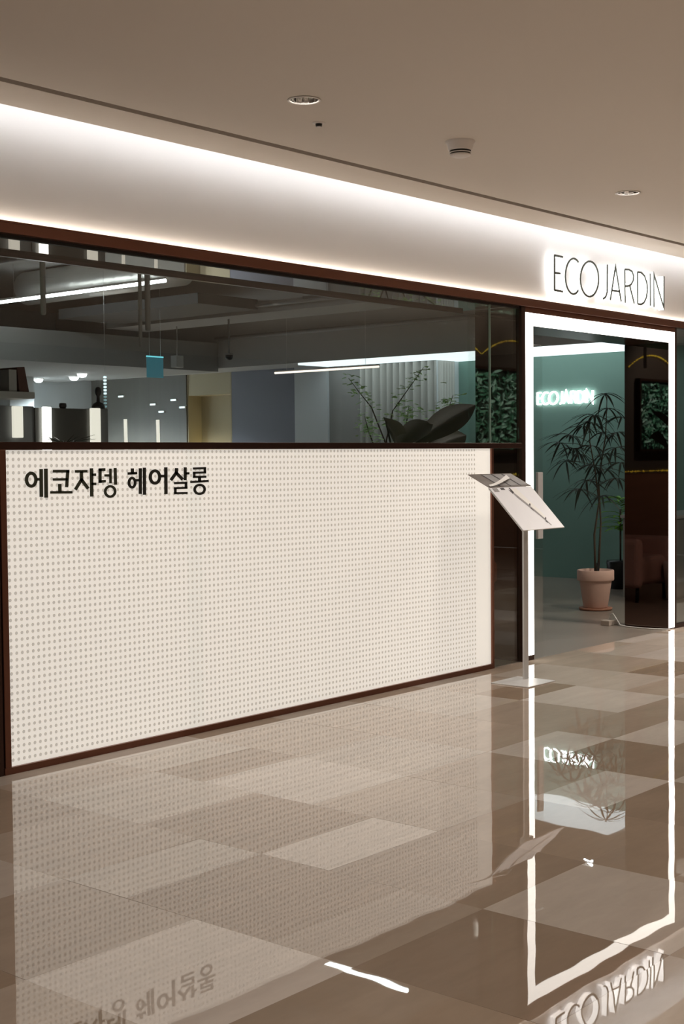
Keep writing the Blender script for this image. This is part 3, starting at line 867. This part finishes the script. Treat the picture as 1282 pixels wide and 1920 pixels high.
for k in range(10):
    prt(box('bead', 9.397, 9.423, 5.987, 6.013, 2.295 - k * .034 - .010, 2.295 - k * .034 + .010, mat('bright_glass_bead', (.8, .9, .95), .3, emit=(.75, .95, 1), es=1.2) if k < 6 else mat('dim_glass_bead', (.4, .55, .6), .3, emit=(.5, .8, .85), es=.25), None, .004), bs)
hs = thing('hanging_sign', 'small glowing cyan acrylic board hanging in the salon', 'sign', (10.1, 6, 2.43))
prt(box('board', 9.99, 10.225, 5.99, 6.0, 2.315, 2.535, CYAN), hs)
prt(box('top_edge', 9.99, 10.225, 5.985, 6.005, 2.535, 2.55, CYAN_E), hs)
for x in (10.03, 10.19):
    prt(tube('rod', [(x, 5.995, 2.55), (x, 5.995, 3.6)], .003, GREY_MET, None, 6), hs)

# ================================================================ stations behind the window
pt = thing('station_partition', 'grey mirror station partition with light bars at the left of the window', 'partition', (7.0, 4.0, 0))
prt(box('panel', 5.85, 6.98, 4.0, 4.06, 0, 1.878, STATION_G), pt)
prt(box('dark_mirror', 6.985, 7.555, 3.99, 4.06, 0, 1.868, STATION_K), pt)
prt(box('panel', 7.56, 7.76, 4.0, 4.06, 0, 1.872, STATION_G), pt)
for x0_, x1_, z0_, m_ in ((6.745, 6.84, 1.62, STATION_L), (7.045, 7.125, 1.2, STATION_B), (7.545, 7.645, 1.2, STATION_L)):
    prt(box('light_bar', x0_, x1_, 3.955, 3.985, z0_, 1.875, m_, None, .006), pt)
for i, (x, y) in enumerate(((9.69, 6.0), (10.15, 6.0))):
    t = thing('mirror_light_pole', ['slim lit pole, left one of the pair behind the window rail', 'slim lit pole, right one of the pair behind the window rail'][i], 'lamp', (x, y, 0), 'slim lit poles in the salon')
    lathe('foot', [(.10, 0), (.10, .01), (.02, .015)], BLACK, t, 20)
    tube('pole', [(0, 0, .015), (0, 0, 1.3)], .012, GREY_MET, t, 8)
    tube('lit_bar', [(0, 0, 1.3), (-.01, 0, 1.86)], .020, STATION_L, t, 8)
shf = thing('wall_shelf', 'pale shelf board at the far left edge of the window', 'shelf', (6.2, 3.6, 1.9))
prt(box('board', 5.80, 6.575, 3.45, 3.75, 1.912, 1.962, SHELF_W), shf)
bk = thing('book', 'dark brown leaning book on the pale shelf', 'book', (6.5, 3.6, 1.962))
bm = bmesh.new()
for x, z in ((6.455, 1.9622), (6.545, 1.9622), (6.505, 2.155), (6.435, 2.150)):
    for y in (3.48, 3.70):
        bm.verts.new((x, y, z))
bm.verts.ensure_lookup_table()
for f in ((0, 2, 4, 6), (1, 7, 5, 3), (0, 1, 3, 2), (2, 3, 5, 4), (4, 5, 7, 6), (6, 7, 1, 0)):
    bm.faces.new([bm.verts[i] for i in f])
bmesh.ops.recalc_face_normals(bm, faces=bm.faces[:])
prt(new_obj('cover', bm, BOOK), bk)
bk2 = tag(box('book', 6.36, 6.43, 3.48, 3.70, 1.9622, 2.13, mat('pale_book', (.5, .48, .45), .6)), 'pale upright book on the shelf behind the brown one', 'book')
# dark figurine and bottle on top of the partition
fg = thing('dark_figurine', 'slim black figurine standing on the station partition', 'figurine', (7.68, 4.03, 1.872))
lathe('body', [(.055, 0), (.058, .02), (.045, .045), (.016, .06), (.014, .11), (.024, .125), (.030, .15), (.022, .18), (.008, .19)], BLACK, fg, 18)
fg2 = thing('small_dark_pot', 'small dark bowl on the station partition', 'bowl', (7.30, 4.03, 1.868))
lathe('bowl', [(.025, 0), (.032, .02), (.030, .04), (.024, .045)], BLACK, fg2, 18)
# small plant in front of partition
sp2 = thing('small_spiky_plant', 'small green spiky plant before the station light bar', 'plant', (6.78, 3.6, 1.2))
lathe('pot', [(.06, 0), (.08, .12), (.075, .125)], WHITE_PL, sp2, 20)
for k in range(16):
    a = 2 * math.pi * k / 16 + rnd.uniform(-.2, .2)
    l = rnd.uniform(.16, .26)
    pts = [(0, 0, .12), (.35 * l * math.cos(a), .35 * l * math.sin(a), .12 + .22), (l * math.cos(a), l * math.sin(a), .12 + .27 - rnd.uniform(0, .06))]
    tube('frond', pts, [.004, .006, .001], LEAF_B, sp2, 5)
sp2.location = (6.99, 3.62, 1.25)
tbl = thing('narrow_console', 'narrow console carrying the small spiky plant', 'table', (6.98, 3.62, 0))
box('top', -.45, .45, -.15, .15, 1.22, 1.25, SHELF_W, tbl)
for sx in (-.4, .4):
    for sy in (-.12, .12):
        box('leg', sx - .02, sx + .02, sy - .02, sy + .02, 0, 1.22, SHELF_W, tbl)
# alcove shelf with warm light
al = thing('alcove_shelf', 'cream alcove shelf with a warm light line', 'shelf', (13.62, 8.67, 1.5))
prt(box('board', 13.53, 13.78, 8.246, 9.094, 1.46, 1.50, CREAM), al)
prt(box('light_line', 13.70, 13.775, 8.26, 9.08, 1.501, 1.515, mat('warm_alcove_led', (.9, .8, .5), .5, emit=(1, .80, .42), es=4.0)), al)
# little glowing dashes standing in for downlight reflections on the taupe wall
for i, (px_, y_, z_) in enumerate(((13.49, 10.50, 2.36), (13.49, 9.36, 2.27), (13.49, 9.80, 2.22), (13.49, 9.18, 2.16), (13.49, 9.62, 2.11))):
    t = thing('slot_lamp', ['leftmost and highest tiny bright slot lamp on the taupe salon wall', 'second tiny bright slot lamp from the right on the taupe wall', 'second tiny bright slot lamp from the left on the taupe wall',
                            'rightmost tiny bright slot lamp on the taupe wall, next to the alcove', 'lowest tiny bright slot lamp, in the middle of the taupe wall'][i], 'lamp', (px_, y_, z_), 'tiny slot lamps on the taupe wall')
    box('housing', -.012, .008, -.06, .06, -.014, .014, WHITE_PL, t)  # backing of the dash, not a lamp body
    box('lens', -.016, -.0125, -.055, .055, -.011, .011, mat('slot_lens', (.9, .9, .9), .5, emit=(.8, .95, 1), es=1.2), t)  # glowing face imitates a reflected downlight

# ================================================================ niche wall seen in the dark mirrors
nw = struct(box('wall_niche', 2.0, 5.80, 3.0, 3.8, 0, 3.6, mat('niche_wall', (.045, .032, .026), .6)))
box('wood_cladding', 2.0, 5.80, 2.97, 2.999, 0, 1.20, WOOD, nw)
yl = thing('yellow_light_garland', 'scalloped yellow light rope on the niche wall', 'light', (4.2, 2.96, 2.5))
for xc, hw in ((4.83, .62), (3.60, .60), (2.6, .38)):
    pts = []
    for i in range(17):
        s = -1 + 2 * i / 16
        pts.append((xc + s * hw, 2.98, 2.67 - .17 * s * s if hw > .5 else 2.66 - .12 * s * s))
    bm = bmesh.new()
    for a_, b2 in zip(pts[:-1], pts[1:]):
        A3, B3 = Vector(a_), Vector(b2)
        add_tube(bm, [A3, B3], .0025, 5)
        for q in range(3):
            m3 = A3.lerp(B3, (q + rnd.uniform(.2, .8)) / 3)
            add_tube(bm, [m3 - (B3 - A3) * .06, m3 + (B3 - A3) * .06], rnd.uniform(.003, .011), 6)
    prt(new_obj('rope_arc', bm, YLED), yl)
bm = bmesh.new()
add_tube(bm, [(2.2, 2.955, 1.225), (5.7, 2.955, 1.225)], .002, 5)
for q in range(90):
    x_ = rnd.uniform(2.2, 5.7)
    add_tube(bm, [(x_, 2.955, 1.225 + rnd.gauss(0, .006)), (x_ + .012, 2.955, 1.225)], rnd.uniform(.003, .011), 6)
prt(new_obj('rope_line', bm, YLED), yl)
fp = thing('foliage_panel', 'framed panel of lush green leaves on the niche wall', 'plant panel', (4.0, 2.95, 1.5))
prt(box('backing', 2.3, 5.22, 2.96, 2.999, 1.50, 2.34, mat('dark_green_backing', (.02, .06, .045), .8)), fp)
for a in ((2.27, 2.30, 1.47, 2.37), (5.22, 5.25, 1.47, 2.37)):
    prt(box('frame', a[0], a[1], 2.93, 2.999, a[2], a[3], BRONZE_D), fp)
for a in ((2.30, 5.22, 1.47, 1.50), (2.30, 5.22, 2.34, 2.37)):
    prt(box('frame', a[0], a[1], 2.93, 2.999, a[2], a[3], BRONZE_D), fp)
def add_leaf(bm, c, d, n, L, W, curl=.15, seg=4):
    """pointed leaf blade from c along d, face normal n, drooping by curl"""
    d = d.normalized(); n = (n - d * n.dot(d)).normalized(); s = d.cross(n)
    prev = None
    for i in range(seg + 1):
        t = i / seg
        wv = W * .5 * math.sin(math.pi * min(.04 + t * .96, 1.0)) ** .8
        p = c + d * (L * t) - n * (curl * L * t * t)
        cur = [bm.verts.new(p + s * wv), bm.verts.new(p + n * (-.12 * W)), bm.verts.new(p - s * wv)]
        if prev:
            bm.faces.new((prev[0], prev[1], cur[1], cur[0]))
            bm.faces.new((prev[1], prev[2], cur[2], cur[1]))
        prev = cur
for mm_, cnt in ((LEAF_M, 760), (LEAF_M2, 380)):
    bm = bmesh.new()
    for i in range(cnt):
        c = Vector((rnd.uniform(2.36, 5.16), 2.955, rnd.uniform(1.56, 2.32)))
        a = rnd.uniform(-math.pi, math.pi)
        d = Vector((math.cos(a), -.45, .7 * math.sin(a) - .35))
        add_leaf(bm, c, d, Vector((0, -.8, .6)), rnd.uniform(.06, .13), rnd.uniform(.02, .04), .3)
    stuff(prt(new_obj('foliage', bm, mm_), fp))
for k, x_ in enumerate((3.0, 4.7)):  # unseen spots added to brighten the leaves
    ft = thing('picture_spotlight', ['spotlight on the salon ceiling lighting the left of the foliage panel', 'spotlight on the salon ceiling lighting the right of the foliage panel'][k], 'spotlight', (x_, 1.7, 3.6), 'spotlights for the foliage panel')
    tube('stem', [(0, 0, 0), (0, 0, -.08)], .01, BLACK, ft, 8)
    tube('head', [(0, -.05, -.05), (0, .05, -.14)], .035, BLACK, ft, 14)
    ll = lamp('lamp', 'SPOT', (0, .06, -.15), 260, (.82, 1.0, .93), ft, spot_size=math.radians(75), spot_blend=.8, shadow_soft_size=.03)
    ll.rotation_euler = Vector((0, 1.2, -1.5)).to_track_quat('-Z', 'Y').to_euler()

# armchair and low table seen in the mirror
def rbox(name, x0, x1, y0, y1, z0, z1, m, parent, bev=.06):
    return box(name, x0, x1, y0, y1, z0, z1, m, parent, bev, 4)
ac = thing('armchair', 'dusty pink upholstered armchair mirrored in the entrance jamb', 'chair', (8.30, 1.45, 0))
rbox('seat', -.28, .28, -.30, .28, .16, .44, PINK, ac)
rbox('backrest', -.36, .36, .22, .40, .16, .82, PINK, ac)
for sx in (-1, 1):
    rbox('armrest', min(sx * .36, sx * .24), max(sx * .36, sx * .24), -.32, .26, .14, .62, PINK, ac, .05)
    for sy in (-.26, .32):
        tube('leg', [(sx * .28, sy, .0), (sx * .27, sy, .17)], .018, BLACK, ac, 8)
tb = thing('side_table', 'small black round side table behind the pink armchair', 'table', (7.85, 2.25, 0))
lathe('table_top', [(.30, .66), (.31, .675), (.30, .69)], BLACK, tb, 28)
lathe('foot', [(.2, 0), (.2, .012), (.03, .02)], BLACK, tb, 24)
tube('column', [(0, 0, .02), (0, 0, .66)], .025, BLACK, tb, 10)
st = thing('orange_stool', 'small orange upholstered stool mirrored beside the dotted panel', 'stool', (7.0, 1.2, 0))
lathe('seat', [(.20, .40), (.23, .43), (.23, .56), (.20, .60), (.05, .605)], ORANGE, st, 28)
for k in range(4):
    a = math.pi / 4 + k * math.pi / 2
    tube('leg', [(.2 * math.cos(a), .2 * math.sin(a), 0), (.14 * math.cos(a), .14 * math.sin(a), .41)], .014, BLACK, st, 8)

# ================================================================ potted plants
pl = thing('potted_aralia', 'tall dark thin-leaved plant in a pale terracotta pot inside the entrance', 'plant', (11.21, 1.21, 0))
lathe('saucer', [(.125, 0), (.15, .005), (.155, .022), (.14, .022)], TERRA_D, pl, 36)
lathe('pot', [(.105, .022), (.112, .03), (.148, .27), (.150, .275), (.166, .275), (.170, .285), (.170, .365), (.164, .372), (.150, .372), (.146, .34)], TERRA, pl, 40)
lathe('soil', [(.146, .335), (.02, .345)], SOIL, pl, 28)
RV = Vector((math.sin(YAW), -math.cos(YAW), 0))
FV = Vector((math.cos(YAW), math.sin(YAW), 0))
def P3(lat, z, dep=0.0):
    v = RV * lat + FV * dep
    return Vector((v.x, v.y, z))
stem_a = [P3(0, .34), P3(-.01, .7), P3(.04, 1.0, .03), P3(.0, 1.3, .02), P3(-.05, 1.55, .0), P3(-.06, 1.73, -.02)]
stem_b = [P3(.03, .34, .03), P3(.06, .8, .05), P3(.04, 1.2, .06), P3(.10, 1.6, .03), P3(.114, 1.99, .02)]
tube('stem', stem_a, [.012, .010, .008, .007, .005, .003], STEM, pl, 7)
tube('stem', stem_b, [.011, .009, .007, .006, .003], STEM, pl, 7)
leaf_meshes = []
for v in range(4):
    bm = bmesh.new()
    nl = 9 + v % 3
    for k in range(nl):
        a = 2 * math.pi * k / nl + rnd.uniform(-.15, .15)
        elev = rnd.uniform(.05, .35)
        L = rnd.uniform(.17, .25)
        d = Vector((math.cos(a), math.sin(a), elev))
        add_leaf(bm, Vector((0, 0, 0)), d, Vector((0, 0, 1)), L, .021, rnd.uniform(.55, .95), 7)
    me = bpy.data.meshes.new('leaf'); bm.to_mesh(me); bm.free(); me.materials.append(LEAF_D)
    leaf_meshes.append(me)
whorls = [(.114, 2.0), (-.06, 1.73), (-.22, 1.62), (.05, 1.64), (-.13, 1.45), (-.27, 1.38), (.09, 1.30), (-.08, 1.20), (.17, 1.22), (.24, 1.78), (.17, 1.50), (.0, 1.52), (.03, 1.06), (-.16, 1.12), (-.02, 1.80), (-.12, 1.70), (.10, 1.86), (.20, 1.64), (-.20, 1.50), (.06, 1.44), (-.30, 1.55), (.22, 1.36), (-.04, 1.34)]
for i, (lat, z) in enumerate(whorls):
    p = P3(lat, z, rnd.uniform(-.16, .16))
    o = bpy.data.objects.new('leaf', leaf_meshes[i % 4]); C.objects.link(o); o.parent = pl
    o.location = p
    o.rotation_euler = (rnd.uniform(-.25, .25), rnd.uniform(-.25, .25), rnd.uniform(0, 6.28))
    o.scale = [rnd.uniform(.85, 1.15)] * 3
    # petiole to the nearest point of a stem
    best = min((q for s in (stem_a, stem_b) for a, b_ in zip(s[:-1], s[1:]) for q in (a.lerp(b_, t / 6) for t in range(7)) if q.z < z + .02), key=lambda q: (q - p).length + abs((z - .06) - q.z))
    tube('petiole', [best, best.lerp(p, .5) + Vector((0, 0, .015)), p], .0028, STEM, pl, 5)
for i, (lat, z) in enumerate(((.02, .55), (-.04, .56))):
    pass
box('plant_tag', -.05, -.01, -.045, -.04, .36, .44, BLACK, pl)

# lime green plant half hidden behind the jamb
lm = thing('lime_plant', 'lime green leafy plant half hidden by the entrance jamb', 'plant', (13.15, 2.02, 0))
lathe('pot', [(.12, 0), (.15, .28), (.145, .3)], BLACK, lm, 24)
tube('stem', [(0, 0, .28), (0, 0, .85)], .01, STEM, lm, 7)
for i in range(46):
    a = rnd.uniform(0, 6.28); z = rnd.uniform(.68, 1.05)
    bm = bmesh.new()
    add_leaf(bm, Vector((0, 0, z - .08)), Vector((math.cos(a), math.sin(a), .5)), Vector((0, 0, 1)), rnd.uniform(.16, .26), .05, .5, 4)
    new_obj('leaf', bm, LIME, lm)

# slender leafy tree before the curtain
tr = thing('slender_leafy_tree', 'slender branching plant with small fresh green leaves before the curtain', 'plant', (12.2, 4.4, 0))
lathe('pot', [(.15, 0), (.2, .34), (.19, .36)], WHITE_PL, tr, 28)
lathe('soil', [(.17, .33), (.02, .34)], SOIL, tr, 20)
def br(pix):
    return [Vector((0, -(t[0]), t[1])) for t in pix]
branches = [[(0, .34), (-.10, 1.2), (-.12, 1.6), (-.28, 2.0), (-.42, 2.18), (-.56, 2.34)],
            [(0, .34), (.05, 1.1), (-.02, 1.62), (.08, 1.95), (.28, 2.2), (.44, 2.42)],
            [(.03, .34), (.18, 1.2), (.32, 1.62), (.52, 1.8), (.78, 1.98), (.86, 2.10)],
            [(-.05, 1.0), (-.25, 1.5), (-.36, 1.72), (-.38, 1.9)],
            [(.02, 1.4), (.22, 1.75), (.30, 2.0)]]
for k, b_ in enumerate(branches):
    pts = [Vector((.06 * math.sin(k * 2.1 + i), -t[0], t[1])) for i, t in enumerate(b_)]
    tube('branch', pts, [.013 - .010 * i / (len(pts) - 1) for i in range(len(pts))], STEM, tr, 6)
    bm = bmesh.new()
    for i in range(60):
        s = rnd.uniform(.35, 1.0) ** .7 * (len(pts) - 1.001)
        q = pts[int(s)].lerp(pts[int(s) + 1], s % 1)
        a = rnd.uniform(0, 6.28)
        q = q + Vector((rnd.gauss(0, .06), rnd.gauss(0, .06), rnd.gauss(0, .05)))
        if q.x > .9:
            continue
        add_leaf(bm, q, Vector((math.cos(a), math.sin(a), rnd.uniform(-.3, .3))), Vector((rnd.uniform(-.4, .1), 0, 1)), rnd.uniform(.05, .08), rnd.uniform(.04, .06), .2, 3)
    stuff(new_obj('foliage', bm, LEAF_G, tr))

# big dark leaves just behind the window
bp = thing('big_leaf_plant', 'plant with big dark leaves rising behind the window rail', 'plant', (8.1, .95, 0))
lathe('pot', [(.15, 0), (.19, .36), (.18, .38)], WHITE_PL, bp, 28)
lathe('soil', [(.17, .35), (.02, .36)], SOIL, bp, 20)
def big_leaf(base, tip, width, nrm, sag):
    bm = bmesh.new()
    base, tip = Vector(base), Vector(tip)
    d = tip - base
    L = d.length
    d.normalize()
    n = Vector(nrm); n = (n - d * n.dot(d)).normalized()
    s = d.cross(n)
    prev = None
    N_ = 14
    for i in range(N_ + 1):
        t = i / N_
        wv = width * .5 * (math.sin(math.pi * t ** 1.15) ** .95 if 0 < t < 1 else .01)
        p = base + d * (L * t) + n * (sag * math.sin(math.pi * t))
        cur = [bm.verts.new(p + s * (wv * q) + n * (abs(q) ** 1.5 * wv * .35)) for q in (-1, -.6, -.2, 0, .2, .6, 1)]
        if prev:
            for k in range(6):
                bm.faces.new((prev[k], prev[k + 1], cur[k + 1], cur[k]))
        prev = cur
    o = new_obj('leaf', bm, LEAF_B, bp, True)
    return o
def bl(x, y, z):
    return (x - 8.1, y - .95, z)
big_leaf(bl(8.02, .95, 1.50), bl(8.84, .90, 1.835), .21, (-.25, -.8, .55), .02)
big_leaf(bl(8.35, .95, 1.69), bl(7.82, .92, 1.50), .17, (-.2, -.7, .7), .05)
big_leaf(bl(7.72, .93, 1.725), bl(7.98, .93, 1.47), .20, (-.2, -.85, .4), .0)
big_leaf(bl(8.25, 1.0, 1.46), bl(8.78, .95, 1.60), .20, (-.1, -.8, .5), .02)
for q in ((8.02, .95, 1.50), (8.30, .97, 1.66), (7.75, .93, 1.70), (8.25, 1.0, 1.46)):
    tube('leaf_stalk', [(0, 0, .35), Vector(bl(*q)) * .5 + Vector((0, 0, .35)), bl(*q)], [.012, .010, .007], LEAF_B, bp, 7)

# ================================================================ cable and plug on the floor inside
pg = thing('white_cable', 'thin white cable with a plug box on the floor at the entrance jamb', 'cable', (10.4, .5, 0))
prt(box('plug_box', 10.20, 10.36, .50, .58, 0, .045, mat('beige_plug', (.45, .38, .32), .5), None, .006), pg)
prt(tube('cord', [(10.27, .53, .045), (10.27, .53, .085), (10.265, .50, .10), (10.25, .46, .06), (10.24, .42, .012), (10.22, .34, .006), (10.20, .22, .006), (10.215, .08, .006), (10.25, .0, .006), (10.26, -.03, .006)], .005, CABLE, None, 8), pg)

# grey cabinet behind the right-hand glass
gc = thing('grey_cabinet', 'low grey cabinet behind the glass right of the entrance', 'cabinet', (12.9, 1.2, 0))
prt(box('body', 12.35, 13.80, 1.0, 1.55, 0, .80, GREY_CAB), gc)
prt(box('top', 12.33, 13.82, .98, 1.57, .80, .83, mat('grey_top', (.35, .34, .33), .4)), gc)
for k in range(3):
    d_ = prt(box('door', 12.37 + k * .475, 12.83 + k * .475, .985, .999, .03, .785, GREY_CAB), gc)
